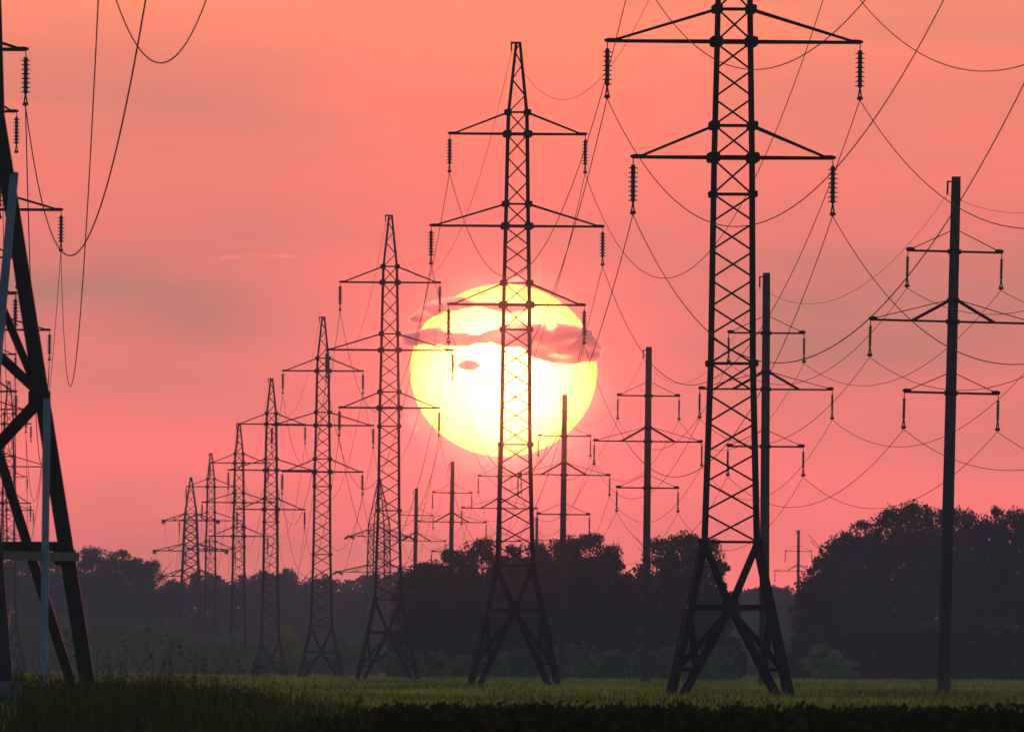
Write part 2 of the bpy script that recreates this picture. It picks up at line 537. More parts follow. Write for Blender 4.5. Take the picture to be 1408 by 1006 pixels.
def pylon(px, s, zbar, yaw, label, arms=ARMS, near=True, fine=1.0, group='steel lattice pylons in the main row'):
    root = empty('lattice_pylon', (ground_x(px, s), F / s, 0), yaw)
    tag(root, label, 'pylon', group)
    wl, wd = 0.145 * fine, 0.062 * fine
    z0 = zbar + 2.15
    keys = [(z0, .86), (zbar + 8.0, .69), (zbar + 14.75, .62), (zbar + 18.55, .545), (zbar + 23.0, .47), (zbar + 24.05, .44)]
    foot = .86 + .215 * z0

    def hw(z):
        if z <= z0: return foot + (.86 - foot) * z / z0
        for (a, ha), (b, hb) in zip(keys, keys[1:]):
            if z <= b: return ha + (hb - ha) * (z - a) / (b - a)
        return keys[-1][1]

    def corner(sx, sy, z):
        h = hw(z); return Vector((sx * h, sy * h, z))
    C4 = [(-1, -1), (1, -1), (1, 1), (-1, 1)]
    for sx, sy in C4:
        mb = MB()
        mb.beam(corner(sx, sy, -0.3), corner(sx, sy, z0), wl * 1.55)
        lg = mb.build('leg', STEEL, root)
        if near:
            fb = MB(); fb.lathe((sx * foot, sy * foot, -.2), [(.34, 0), (.34, .22), (.24, .32)], 8)
            fb.build('footing', FOOTING, lg)
    # braced leg frame: bar with central gusset, V above, spread diagonals below
    mb = MB()
    for k in range(4):
        (ax, ay), (bx, by) = C4[k], C4[(k + 1) % 4]
        A_, B_ = corner(ax, ay, zbar), corner(bx, by, zbar)
        M = (A_ + B_) / 2
        mb.beam(A_, B_, wl * 1.3)
        mb.beam(corner(ax, ay, z0 - .05), M, wl * 1.15); mb.beam(corner(bx, by, z0 - .05), M, wl * 1.15)
        for c in ((ax, ay), (bx, by)):
            ft = corner(*c, 0.02).lerp((corner(ax, ay, 0.02) + corner(bx, by, 0.02)) / 2, .2)     # foot of the main diagonal stands inside the leg
            mb.beam(M, ft, wl * 1.2)
            mb.beam(M + Vector((0, 0, -.1)), corner(*c, zbar * .3), wl * .8)
        for P, c in ((A_, (ax, ay)), (B_, (bx, by))):
            t = 0.70
            low = M.lerp(corner(*c, 0.02), t)
            low = M.lerp(corner(*c, 0.02).lerp((corner(ax, ay, 0.02) + corner(bx, by, 0.02)) / 2, .2), t)
            mb.beam(corner(*c, zbar - .15), low, wl * .75)
            mb.beam(low, corner(*c, low.z), wl * .8)
        if k in (0, 2):
            mb.plate(M, .46, .56, .03 + .02)
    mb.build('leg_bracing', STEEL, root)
    # shaft with zigzag lacing, opposite ways on facing sides
    mb = MB()
    for (a, ha), (b, hb) in zip(keys, keys[1:]):
        for sx, sy in C4:
            mb.beam((sx * ha, sy * ha, a), (sx * hb, sy * hb, b), wl)
    levels = [z0]
    stops = [zbar + 8.0, zbar + 13.55, zbar + 14.75, zbar + 15.8, zbar + 18.55, zbar + 19.62, zbar + 23.0, zbar + 24.05]
    for st in stops:
        n = max(1, round((st - levels[-1]) / 0.97)); a = levels[-1]
        for i in range(1, n + 1): levels.append(a + (st - a) * i / n)
    for i, (a, b) in enumerate(zip(levels, levels[1:])):
        for k in range(4):
            (ax, ay), (bx, by) = C4[k], C4[(k + 1) % 4]
            if i % 2 == 0: p, q = corner(ax, ay, a + .04), corner(bx, by, b - .04)
            else: p, q = corner(bx, by, a + .04), corner(ax, ay, b - .04)
            mb.beam(p, q, wd)
    for st in [z0] + stops:
        heavy = st in [zbar + x for x in (14.75, 18.55, 23.0)]
        for k in range(4):
            (ax, ay), (bx, by) = C4[k], C4[(k + 1) % 4]
            mb.beam(corner(ax, ay, st), corner(bx, by, st), wd * (2.1 if heavy else 1.2))
        sz = .40 if heavy else (.34 if st > zbar + 14 else .26)
        for sx, sy in C4:
            c = corner(sx, sy, st)
            mb.plate(c + Vector((sx * .03, sy * (wl / 2 + .015), 0)), sz, sz * .85, .03)
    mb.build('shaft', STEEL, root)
    # peak with the earth-wire bracket
    mb = MB()
    zt, zp_ = zbar + 24.05, zbar + 27.4
    ht = hw(zt)
    for sx, sy in C4:
        mb.beam((sx * ht, sy * ht, zt), (sx * .09, sy * .09, zp_), wl * .85)
    n = 5
    zs = [zt + (zp_ - zt) * (1 - (1 - i / n) ** 1.25) for i in range(n + 1)]
    for i in range(n):
        ha = ht + (.09 - ht) * (zs[i] - zt) / (zp_ - zt); hb = ht + (.09 - ht) * (zs[i + 1] - zt) / (zp_ - zt)
        for k in range(4):
            (ax, ay), (bx, by) = C4[k], C4[(k + 1) % 4]
            if (i + k // 2) % 2: ax, ay, bx, by = bx, by, ax, ay
            mb.beam((ax * ha, ay * ha, zs[i]), (bx * hb, by * hb, zs[i + 1]), wd * .8)
    mb.beam((-.36, 0, zp_), (.16, 0, zp_), .1)
    mb.beam((-.32, 0, zp_), (-.32, 0, zp_ - .42), .07)
    mb.build('peak', STEEL, root)
    pts = {}
    mw = Matrix.Translation(root.location) @ Matrix.Rotation(yaw, 4, 'Z')
    pts['earth'] = mw @ Vector((-.32, 0, zp_ - .45))
    for nm, (zc, ztie, half) in arms.items():
        for sx in (-1, 1):
            mb = MB()
            tip = Vector((sx * half, 0, zbar + zc))
            for sy in (-1, 1):
                mb.beam(corner(sx, sy, zbar + zc), tip + Vector((0, sy * .05, 0)), .105 * fine)
                mb.beam(corner(sx, sy, zbar + ztie), tip + Vector((-sx * .25, sy * .05, .06)), .08 * fine)
            mb.plate(tip + Vector((-sx * .12, 0, .02)), .55, .15, .16, .5)
            am = mb.build('crossarm', STEEL, root)
            st = string_mb(STR_L, 10 if near else 6).build('insulator_string', PORCELAIN, am)
            st.location = tip + Vector((sx * .06, 0, -.04))
            pts[nm, sx] = mw @ (tip + Vector((sx * .06, 0, -.04 - STR_L)))
    return pts


MAIN = [
    (1003.5, 41.9, 2.93, R(1.6), 'largest dark lattice pylon, its peak rising out of the picture, on short splayed legs', True, 1.0),
    (707, 28.44, 3.70, R(2), 'dark lattice pylon standing straight in front of the setting sun', True, 1.0),
    (533, 20.9, 3.20, R(1.5), 'dark lattice pylon whose arm tips just overlap the edge of the sun', True, 1.05),
    (441.5, 16.8, 2.10, R(2), 'lattice pylon between the two leafy bushes and the pylon touching the sun', False, 1.1),
    (371, 14.2, 1.35, R(4), 'slender lattice pylon standing between the two round bushes', False, 1.15),
    (327, 12.2, 0.8, R(4), 'far lattice pylon rising straight out of the round bush', False, 1.2),
    (288.5, 10.4, 1.6, R(4), 'small far lattice pylon beside the bush, next to the broad anchor pylon', False, 1.2),
]
main_pts = [pylon(px, s, zb, yw, lb, near=nr_, fine=fn) for px, s, zb, yw, lb, nr_, fn in MAIN]

LEFT_ARMS = {'low': (14.75, 15.8, 2.25), 'mid': (18.55, 19.62, 4.3), 'top': (23.0, 24.05, 2.25)}
SIDE = [
    (-140, 41.0, 2.98, ARMS, 'lattice pylon mostly outside the picture, showing only an arm tip with a long insulator string', True),
    (-52, 30.3, 3.0, LEFT_ARMS, 'lattice pylon hidden beside the huge steel leg, its long arm tip reaching past it', True),
    (-32, 22.3, 3.0, LEFT_ARMS, 'lattice pylon behind the huge steel leg, arm tip level with the sun', False),
    (-37, 17.0, 3.0, ARMS, 'far lattice pylon behind the huge leg, arm tip under the steel joint', False),
    (10, 13.2, 3.0, LEFT_ARMS, 'far lattice pylon seen between the steel struts of the huge leg', False),
    (2, 10.3, 3.0, ARMS, 'farthest small lattice pylon seen through the huge leg above the forest', False),
]
side_pts = [pylon(px, s, zb, R(3), lb, arms=ar, near=nr_, fine=1.1, group='lattice pylons of the neighbouring row') for px, s, zb, ar, lb, nr_ in SIDE]


# ------------------------------------------------------------------ anchor pylons (broad, tapering all the way)
def anchor(px, s, yaw, prof, peak, arms, label, fine=1.2):
    root = empty('anchor_pylon', (ground_x(px, s), F / s, 0), yaw)
    tag(root, label, 'pylon')
    C4 = [(-1, -1), (1, -1), (1, 1), (-1, 1)]

    def hw(z):
        for (a, ha), (b, hb) in zip(prof, prof[1:]):
            if z <= b: return ha + (hb - ha) * (z - a) / (b - a)
        return prof[-1][1]
    wl, wd = .17 * fine, .075 * fine
    ztop = prof[-1][0]
    zs = [0.0]
    while zs[-1] < ztop - .5: zs.append(min(ztop, zs[-1] + hw(zs[-1]) * 1.15))
    zs[-1] = ztop
    zleg = zs[2]
    for sx, sy in C4:
        mb = MB(); h0, h1 = hw(0), hw(zleg)
        mb.beam((sx * h0, sy * h0, -.3), (sx * h1, sy * h1, zleg), wl * 1.2)
        mb.build('leg', STEEL, root)
    mb = MB()
    for (a, ha), (b, hb) in zip([(zleg, hw(zleg))] + [p for p in prof if p[0] > zleg], [p for p in prof if p[0] > zleg]):
        for sx, sy in C4: mb.beam((sx * ha, sy * ha, a), (sx * hb, sy * hb, b), wl)
    for i, (a, b) in enumerate(zip(zs, zs[1:])):
        ha, hb = hw(a), hw(b)
        for k in range(4):
            (ax, ay), (bx, by) = C4[k], C4[(k + 1) % 4]
            mb.beam((ax * ha, ay * ha, a), (bx * hb, by * hb, b), wd)
            mb.beam((bx * ha, by * ha, a), (ax * hb, ay * hb, b), wd)
            mb.beam((ax * hb, ay * hb, b), (bx * hb, by * hb, b), wd)
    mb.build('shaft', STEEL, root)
    mb = MB(); h = hw(ztop)
    for sx, sy in C4: mb.beam((sx * h, sy * h, ztop), (sx * .08, sy * .08, peak), wl * .8)
    for i in range(4):
        a, b = ztop + (peak - ztop) * i / 4, ztop + (peak - ztop) * (i + 1) / 4
        ha, hb = h + (.08 - h) * i / 4, h + (.08 - h) * (i + 1) / 4
        for k in range(4):
            (ax, ay), (bx, by) = C4[k], C4[(k + 1) % 4]
            mb.beam((ax * ha, ay * ha, a), (bx * hb, by * hb, b), wd * .8)
    mb.build('peak', STEEL, root)
    pts = {}
    mw = Matrix.Translation(root.location) @ Matrix.Rotation(yaw, 4, 'Z')
    pts['earth'] = mw @ Vector((0, 0, peak))
    for nm, zc, half in arms:
        for sx in (-1, 1):
            mb = MB(); tip = Vector((sx * half, 0, zc)); h = hw(zc); h2 = hw(zc + 1.1)
            for sy in (-1, 1):
                mb.beam((sx * h, sy * h, zc), tip + Vector((0, sy * .3, 0)), .12 * fine)
                mb.beam((sx * h2, sy * h2, zc + 1.1), tip + Vector((-sx * .3, sy * .3, .08)), .09 * fine)
                mid = Vector((sx * (h + half) / 2, sy * (h + .3) / 2, zc))
                mb.beam(mid, Vector((sx * (h2 + half) / 2, sy * (h2 + .3) / 2, zc + .6)), .06 * fine)
                mb.beam(mid, (sx * h2, sy * h2, zc + 1.1), .06 * fine)
            mb.plate(tip + Vector((-sx * .1, 0, 0)), .75, .3, .66, .3)
            am = mb.build('crossarm', STEEL, root)
            for sy in (-1, 1):     # strain insulators run out along the line
                ib = string_mb(1.7, 6).build('insulator_string', PORCELAIN, am)
                ib.location = tip + Vector((0, sy * .35, -.05))
                ib.rotation_euler = (sy * R(80), 0, 0)
            pts[nm, sx] = mw @ (tip + Vector((0, -1.9, -.35)))
    return pts


end_pts = anchor(261, 9.2, R(6), [(0, 2.0), (14.3, 1.25), (23.7, .85)], 29.1,
                 [('low', 14.3, 4.3), ('mid', 18.1, 5.4), ('top', 22.6, 4.1)],
                 'broad tapering anchor pylon ending the long row beside the dark wood', 1.25)
anchor(520, 9.4, R(20), [(0, 2.3), (14.0, 1.35), (21.9, 1.2)], 28.6,
       [('low', 9.9, 4.6), ('mid', 14.8, 6.4), ('top', 20.0, 4.6)],
       'far broad anchor pylon half hidden behind the pylon touching the sun', 1.0)

# ------------------------------------------------------------------ the huge near pylon: only its two outer legs reach into the picture
NS = 70.0
nroot = empty('anchor_pylon', (0, 0, 0))
ncx, ncy = -11.69, 400.75
nroot.location = (ncx, ncy, 0)
tag(nroot, 'huge close anchor pylon of which only splayed black legs and blue-grey struts show', 'pylon')
ex = Vector((.958, -.287, 0)); ey = Vector((.287, .958, 0))


def nc(sx, sy, z):
    h = 2.70 + (1.16 - 2.70) * z / 11.7 if z < 11.7 else 1.16 + (.8 - 1.16) * (z - 11.7) / 13
    return ex * (sx * h) + ey * (sy * h) + Vector((0, 0, z))


for sx, sy in ((1, -1), (1, 1), (-1, 1), (-1, -1)):
    mb = MB()
    mb.beam(nc(sx, sy, .25), nc(sx, sy, 11.7), .30, .30)
    mb.beam(nc(sx, sy, 11.7), nc(sx, sy, 24.5), .28)
    for z in (3.05, 6.2):
        c = nc(sx, sy, z)
        mb.plate(c + ey * (sy * .2) - ex * (sx * .12), .44, .34, .03)
    lg = mb.build('leg', DARKSTEEL, nroot)
    fb = MB(); c = nc(sx, sy, 0)
    fb.slab(c + Vector((0, 0, -.5)), c + Vector((0, 0, .52)), .56, .56)
    fb.slab(c + Vector((0, 0, .52)), c + Vector((0, 0, .58)), .44, .44)
    fb.build('footing', FOOTING, lg)
# right face: pale galvanised single diagonals and a rusty level strut, black members on the rest
off = ex * .24
mb = MB(); mb.beam(nc(1, -1, .2) + off + ey * 1.6, nc(1, 1, 6.15) + ex * .16 - ey * .2, .145, .145); mb.build('diagonal_brace', ZINC, nroot)
mb = MB(); mb.beam(nc(1, -1, 6.2) + off, nc(1, 1, 10.6) + ex * .16, .17, .17); mb.build('diagonal_brace', ZINC, nroot)
mb = MB(); mb.beam(nc(1, -1, 3.05) + ex * .05 - ey * .3, nc(1, 1, 3.05) + ex * .16, .17, .17); mb.build('level_strut', RUST, nroot)
mb = MB(); mb.beam(nc(-1, 1, 3.25), nc(1, 1, 3.25), .2); mb.build('level_strut', DARKSTEEL, nroot)
mid = lambda z: (nc(1, 1, z) + nc(-1, 1, z)) / 2
for p, q, wd_ in ((nc(1, 1, .3) - ex * .3, mid(8.6) - ex * .1, .2), (nc(1, 1, 6.1), mid(10.7), .16), (nc(1, 1, 6.2), nc(-1, 1, 1.9), .24),
                  (nc(1, 1, 6.25), nc(-1, 1, 9.3), .2), (nc(-1, 1, .3), mid(8.6), .26), (nc(-1, 1, 6.1), mid(10.7), .16),
                  (nc(-1, -1, .3), nc(-1, 1, 6.2), .22), (nc(-1, -1, 6.2), nc(-1, 1, 10.7), .2), (nc(-1, -1, 6.2), nc(1, -1, 9.3), .22)):
    mb = MB(); mb.beam(p, q, wd_); mb.build('diagonal_brace', DARKSTEEL, nroot)
mb = MB()
zs = [11.7 + 1.28 * i for i in range(11)]
for i, (a, b) in enumerate(zip(zs, zs[1:])):
    for k in range(4):
        c4 = ((1, -1), (1, 1), (-1, 1), (-1, -1)); A_, B_ = c4[k], c4[(k + 1) % 4]
        if i % 2: A_, B_ = B_, A_
        mb.beam(nc(*A_, a), nc(*B_, b), .12)
for sx, sy in c4: mb.beam(nc(sx, sy, 24.5), (0, 0, 30), .16)
mb.build('shaft', DARKSTEEL, nroot)
for z, half in ((15.6, 3.5), (18.5, 5.0), (22.5, 3.5)):
    for sx in (-1, 1):
        mb = MB()
        tip = Vector((sx * half, 0, z))
        for sy in (-1, 1):
            mb.beam(nc(sx, sy, z), tip, .14); mb.beam(nc(sx, sy, z + 1.5), tip, .1)
        mb.build('crossarm', DARKSTEEL, nroot)

# ------------------------------------------------------------------ concrete poles
POLE_STR = 1.42


def make_pole():
    root = empty('concrete_pole', (0, 0, 0))
    mb = MB(); mb.lathe((0, 0, -.3), [(.265, 0), (.255, 2), (.225, 9), (.185, 20.2), (.175, 20.6)], 18)
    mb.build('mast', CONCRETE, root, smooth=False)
    mb = MB(); mb.beam((-.36, 0, 20.1), (-.15, 0, 20.1), .06); mb.beam((-.33, 0, 20.1), (-.33, 0, 19.6), .07)
    mb.build('earth_wire_bracket', STEEL, root)
    for z, half, ztie, strut in ((17.35, 1.85, 18.15, False), (14.6, 3.25, 15.45, True), (11.8, 1.85, 12.55, False)):
        mb = MB()
        mb.beam((-half, -.22, z), (half, -.22, z), .085)
        for sx in (-1, 1):
            mb.plate((sx * (half - .1), -.22, z + .05), .34, .17, .14, .5)
            mb.beam((sx * .18, -.22, ztie), (sx * (half - .1), -.22, z + .05), .035)
            if strut: mb.beam((sx * .12, -.22, ztie), (sx * 1.62, -.22, z), .12)
        if strut:
            mb.lathe((0, 0, ztie - .12), [(.25, 0), (.25, .2)], 16)
        mb.lathe((0, 0, z - .09), [(.27, 0), (.27, .18)], 16)
        am = mb.build('crossarm', STEEL, root)
        for sx in (-1, 1):
            st = string_mb(POLE_STR, 8, 7, .075).build('insulator_string', PORCELAIN, am)
            st.location = (sx * half, -.22, z - .03)
    return root


POLES = [  # photo column of the foot, px per metre, own lean in degrees, label
    (1297.5, 35.0, 1.05, 'tallest concrete power pole, leaning slightly, in front of the big dark wood'),
    (1050.0, 28.1, 0.05, 'concrete power pole standing just behind the largest lattice pylon'),
    (887.0, 22.8, 0.30, 'concrete power pole between the two rounded tree clumps'),
    (771.5, 19.4, 0.40, 'concrete power pole whose top overlaps the lower edge of the sun'),
    (684.5, 16.0, 0.20, 'concrete power pole half hidden behind the leg of the pylon before the sun'),
    (617.5, 14.6, 0.60, 'concrete power pole beneath the sun, its foot hidden by trees'),
    (568.0, 12.7, 0.70, 'thin far concrete pole next to the pylon touching the sun'),
    (736.5, 10.7, 0.10, 'short far concrete pole top peeping over the trees below the sun'),
    (1096.5, 9.9, 0.10, 'tiny far concrete pole in the gap beside the big dark wood'),
]
pole_pts = []
proto = make_pole()
bpy.context.view_layer.update()
for i, (px, s, lean, lb) in enumerate(POLES):
    o = proto if i == 0 else copy_tree(proto)
    o.location = (ground_x(px, s), F / s, 0)
    o.rotation_euler = (0, R(lean), R(3))
    tag(o, lb, 'power pole', 'concrete power poles')
    mw = Matrix.Translation(o.location) @ o.rotation_euler.to_matrix().to_4x4()
    d = {'earth': mw @ Vector((-.33, 0, 19.6))}
    for nm, z, half in (('top', 17.35, 1.85), ('mid', 14.6, 3.25), ('low', 11.8, 1.85)):
        for sx in (-1, 1): d[nm, sx] = mw @ Vector((sx * half, -.22, z - .05 - POLE_STR))
    pole_pts.append(d)


# ------------------------------------------------------------------ conductors
def run(name, pts, sags, r, label, cat='cable', group=None, seg=44):
    P = []
    for (a, b), S in zip(zip(pts, pts[1:]), sags):
        for i in range(seg):
            t = i / seg
            p = a.lerp(b, t); P.append((p.x, p.y, p.z - 4 * S * t * (1 - t)))
    P.append(tuple(pts[-1]))
    P = np.array(P); n = len(P); k = 6
    T = np.gradient(P, axis=0); T /= np.linalg.norm(T, axis=1)[:, None]
    a = np.cross(T, (0, 0, 1.0)); a /= np.linalg.norm(a, axis=1)[:, None]
    b = np.cross(a, T)
    c = P.mean(0)
    V = np.concatenate([(P - c + r * (math.cos(2 * math.pi * j / k) * a + math.sin(2 * math.pi * j / k) * b))[:, None, :] for j in range(k)], 1).reshape(-1, 3)
    I = np.arange(n * k).reshape(n, k)
    Q = np.stack([I[:-1], np.roll(I[:-1], -1, 1), np.roll(I[1:], -1, 1), I[1:]], -1).reshape(-1, 4)
    o = mesh_np(name, V, Q, CABLE, smooth=True)
    o.location = c
    return tag(o, label, cat, group)


ORDER = {('top', -1): 'upper arm tips on the forest side', ('top', 1): 'upper arm tips on the pole side', ('mid', -1): 'longest arm tips on the forest side',
         ('mid', 1): 'longest arm tips on the pole side', ('low', -1): 'lowest arm tips on the forest side', ('low', 1): 'lowest arm tips on the pole side', 'earth': 'pointed peaks'}


def sagfor(pts, S0, L0):
    return [S0 * ((a - b).length / L0) ** 1.6 for a, b in zip(pts, pts[1:])]


for key, words in ORDER.items():
    pts = [d[key] for d in main_pts] + [end_pts[key]]
    near = pts[0] + Vector((8.0, F / 65 - F / 41.9, 0))
    sg = sagfor(pts, 7.4, 314)
    if key == 'earth':
        sg = [x * .75 for x in sg]
    run('conductor' if key != 'earth' else 'earth_wire', [near] + pts, [6.5 if key != 'earth' else 4.5] + sg, .0145 if key != 'earth' else .009,
        f'sagging cable strung along the {words} of the main pylons', 'power cable', 'cables on the main pylon row')

for key, words in ORDER.items():
    pts = [d[key] for d in pole_pts[:7]]
    near = pts[0] + Vector((5.4, -205, 0))
    sg = sagfor(pts, 2.3, 200)
    run('conductor' if key != 'earth' else 'earth_wire', [near] + pts, [2.5] + sg, .0125 if key != 'earth' else .008,
        f'thin sagging cable along the {"pole tops" if key == "earth" else words.replace("forest side", "sun side").replace("pole side", "wood side")} of the concrete poles', 'power cable', 'cables on the concrete poles')

n_mid = Vector((-6.66, 398.6, 18.26)); n_low = Vector((-8.15, 398.6, 15.4))
g3 = 'cables beside the huge near pylon'
run('conductor', [n_mid, side_pts[0]['mid', 1], side_pts[2]['mid', 1], side_pts[3]['mid', 1], side_pts[5]['mid', 1]], [7, 9, 7, 9], .019,
    'thick black cable dipping from the nearest insulator string beside the huge leg', 'power cable', g3)
run('conductor', [n_low, side_pts[1]['mid', 1], side_pts[3]['low', 1], side_pts[4]['mid', 1]], [7.5, 9, 8], .014,
    'cable making a very narrow deep dip beside the huge leg', 'power cable', g3)
for key in (('top', 1), ('low', 1)):
    pts = [side_pts[i][key] for i in (0, 2, 3, 5)]
    run('conductor', pts, sagfor(pts, 7.4, 400), .014, f'cable hanging almost upright along the {key[0]}{"" if key[0] == "top" else "er"} arm tips of the neighbouring pylons', 'power cable', g3)
ja, jb = world(141, -62, 69.5), world(312, -95, 70.8)
P = [ja, jb]
run('jumper_cable', P, [2.35], .014, 'slack loop of cable hanging alone into the top of the sky', 'power cable', g3)

# ------------------------------------------------------------------ trees
def crown_np(rng, h, r, z0, ncl, nl, ls, spread=0.42, top=0.75):
    """leaf clumps through an uneven crown, ls = leaf size in metres"""
    C = []; 
    for k in range(ncl):
        u = rng.random() ** 0.95 * .97
        p = max(0.08, math.sin(math.pi * min(1, u * .80 + .17)) ** top)
        a = rng.uniform(0, 2 * math.pi); rr = r * p * math.sqrt(rng.uniform(.1, 1.0)) * rng.uniform(.75, 1.1)
        C.append((rr * math.cos(a), rr * math.sin(a), z0 + (h - z0) * (u * .93 + .03), r * rng.uniform(.17, spread) * (1.1 - .22 * u)))
    C = np.array(C)
    which = rng.integers(0, ncl, ncl * nl)
    d = rng.normal(size=(len(which), 3)); d /= np.linalg.norm(d, axis=1)[:, None]
    rad = rng.random(len(which)) ** .45
    P = C[which, :3] + d * (rad * C[which, 3])[:, None] * np.array((1.15, 1.15, .85))
    stray = rng.random(len(which)) < .05
    P[stray] += rng.normal(size=(stray.sum(), 3)) * (r * .07)
    P[:, 2] = np.clip(P[:, 2], .05, None)
    return leaves_np(rng, P, ls)


def leaves_np(rng, P, ls, up=0.0):
    n = len(P)
    nrm = rng.normal(size=(n, 3)); nrm[:, 2] += up
    nrm /= np.linalg.norm(nrm, axis=1)[:, None]
    t = rng.normal(size=(n, 3)); t -= nrm * (t * nrm).sum(1)[:, None]; t /= np.linalg.norm(t, axis=1)[:, None]
    b = np.cross(nrm, t)
    L_ = (ls * rng.uniform(.55, 1.25, n))[:, None]; W = L_ * rng.uniform(.4, .65, n)[:, None]
    V = np.stack([P - t * L_ * .5, P + b * W * .5, P + t * L_ * .5, P - b * W * .5], 1).reshape(-1, 3)
    return V, np.arange(n * 4).reshape(n, 4)


def trunk_mb(rng, h, r0):
    mb = MB()
    nseg = 7; x = y = 0.0; pts = []
    for i in range(nseg + 1):
        pts.append((x, y, h * .88 * i / nseg, r0 * (1 - .85 * i / nseg)))
        x += rng.normal() * .12; y += rng.normal() * .12
    for (a, b) in zip(pts, pts[1:]):
        n = len(mb.v)
        for (px, py, pz, pr) in (a, b):
            for i in range(7):
                an = 2 * math.pi * i / 7
                mb.v.append(Vector((px + pr * math.cos(an), py + pr * math.sin(an), pz)))
        for i in range(7):
            j = (i + 1) % 7
            mb.f.append((n + i, n + j, n + 7 + j, n + 7 + i))
    for k in range(9):
        i = rng.integers(2, nseg); p = pts[i]
        an = rng.uniform(0, 6.28); ln = h * rng.uniform(.12, .24)
        mb.beam(p[:3], (p[0] + ln * math.cos(an), p[1] + ln * math.sin(an), p[2] + ln * rng.uniform(.4, 1.1)), p[3] * .7)
    return mb


def tree_proto(seed, h, r, z0, ncl, nl, ls, mat=LEAF, name='broadleaf_tree', **kw):
    rng = np.random.default_rng(seed)
    root = empty(name, (0, 0, 0))
    trunk_mb(rng, h, h * .016).build('trunk', BARK, root)
    V, Q = crown_np(rng, h, r, z0, ncl, nl, ls, **kw)
    mesh_np('crown', V, Q, mat, root)
    return root


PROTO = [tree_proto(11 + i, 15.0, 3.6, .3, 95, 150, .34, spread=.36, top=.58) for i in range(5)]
PH = 15.0
used_proto = set()


def put(kind, px, topy, s, rad, label, group, rz):
    p = PROTO[kind]
    o = p if kind not in used_proto else copy_tree(p)
    used_proto.add(kind)
    x = ground_x(px, s)
    h = (world(px, topy, s).z) * 1.05
    o.location = (x, F / s, 0)
    k = rad / 3.6
    o.scale = (k, k, h / PH)
    o.rotation_euler = (0, 0, rz)
    return tag(o, label, 'tree', group)


WOOD = [
    (1112, 812, 15.0, 2.3, 'low tree at the sloping outer edge of the big wood, beside the tiny far pole'),
    (1132, 768, 14.6, 2.7, 'tree at the sloping shoulder of the big wood, second from the tiny far pole'),
    (1156, 736, 14.2, 3.0, 'tree on the rising shoulder of the big wood, third from the tiny far pole'),
    (1186, 716, 13.8, 3.1, 'tree under the sagging cables where the big wood reaches full height'),
    (1222, 702, 14.0, 3.4, 'rounded tree just before the highest top of the big wood'),
    (1262, 691, 13.6, 3.2, 'highest tree of the big wood, close beside the tallest concrete pole'),
    (1300, 702, 13.9, 3.0, 'tree directly behind the tallest concrete pole'),
    (1336, 706, 13.5, 3.0, 'tree just past the tallest concrete pole in the big wood'),
    (1362, 697, 13.8, 2.6, 'tree with a pointed double top, past the tallest concrete pole'),
    (1392, 703, 13.5, 2.9, 'tree second from the picture edge in the big wood'),
    (1428, 700, 13.8, 3.2, 'tree cut by the picture edge at the end of the big wood'),
]
MIDW = [
    (566, 788, 16.6, 2.0, 'low tree at the foot of the thin far pole beside the pylon touching the sun'),
    (592, 772, 16.2, 2.3, 'tree between the thin far pole and the pole beneath the sun'),
    (622, 758, 16.6, 2.5, 'tree hiding the foot of the pole beneath the sun'),
    (656, 743, 16.1, 2.7, 'tree just beside the leg of the pylon before the sun, under the half hidden pole'),
    (694, 750, 16.5, 2.5, 'tree seen through the braced legs of the pylon before the sun'),
    (738, 748, 16.2, 2.5, 'tree below the short far pole top'),
    (776, 739, 16.6, 2.7, 'tree directly behind the pole that overlaps the sun'),
    (808, 736, 16.1, 2.6, 'tallest tree of the clump below the sun, just past its pole'),
    (834, 752, 16.5, 2.2, 'feathery tree ending the clump below the sun, by the bright gap'),
    (873, 800, 16.3, 1.7, 'small tree standing low in the bright gap beside a concrete pole'),
    (908, 742, 16.5, 2.4, 'tree just past the concrete pole in the separate rounded clump'),
    (938, 733, 16.2, 2.6, 'highest tree of the rounded clump beside the largest pylon'),
    (970, 743, 16.5, 2.3, 'tree of the rounded clump overlapped by the largest pylon'),
]
FARW = [
    (-20, 768, 8.6, 5.4, 'far tree behind the huge leg at the very picture edge'),
    (35, 764, 8.4, 5.4, 'far tree seen between the struts of the huge leg'),
    (88, 760, 8.6, 5.2, 'far tree just past the huge leg in the misty wood'),
    (132, 755, 8.4, 5.2, 'tallest tree in the misty wood beside the huge leg'),
    (172, 757, 8.6, 5.0, 'rounded tree in the misty wood between huge leg and anchor pylon'),
    (206, 772, 8.5, 3.6, 'sloping tree near the end of the misty wood by the anchor pylon'),
    (230, 806, 8.6, 2.8, 'low tree ending the misty wood right beside the anchor pylon'),
    (395, 783, 7.6, 2.6, 'pale lone tree top between two slender far pylons'),
]
rr = random.Random(4)
for lst, grp in ((WOOD, 'trees of the big wood'), (MIDW, 'trees of the clumps below the sun'), (FARW, 'trees of the misty wood')):
    for i, (px, ty, s, rad, lb) in enumerate(lst):
        put((i * 3 + len(lst)) % 5, px, ty, s, rad, lb, grp, rr.uniform(0, 6.28))

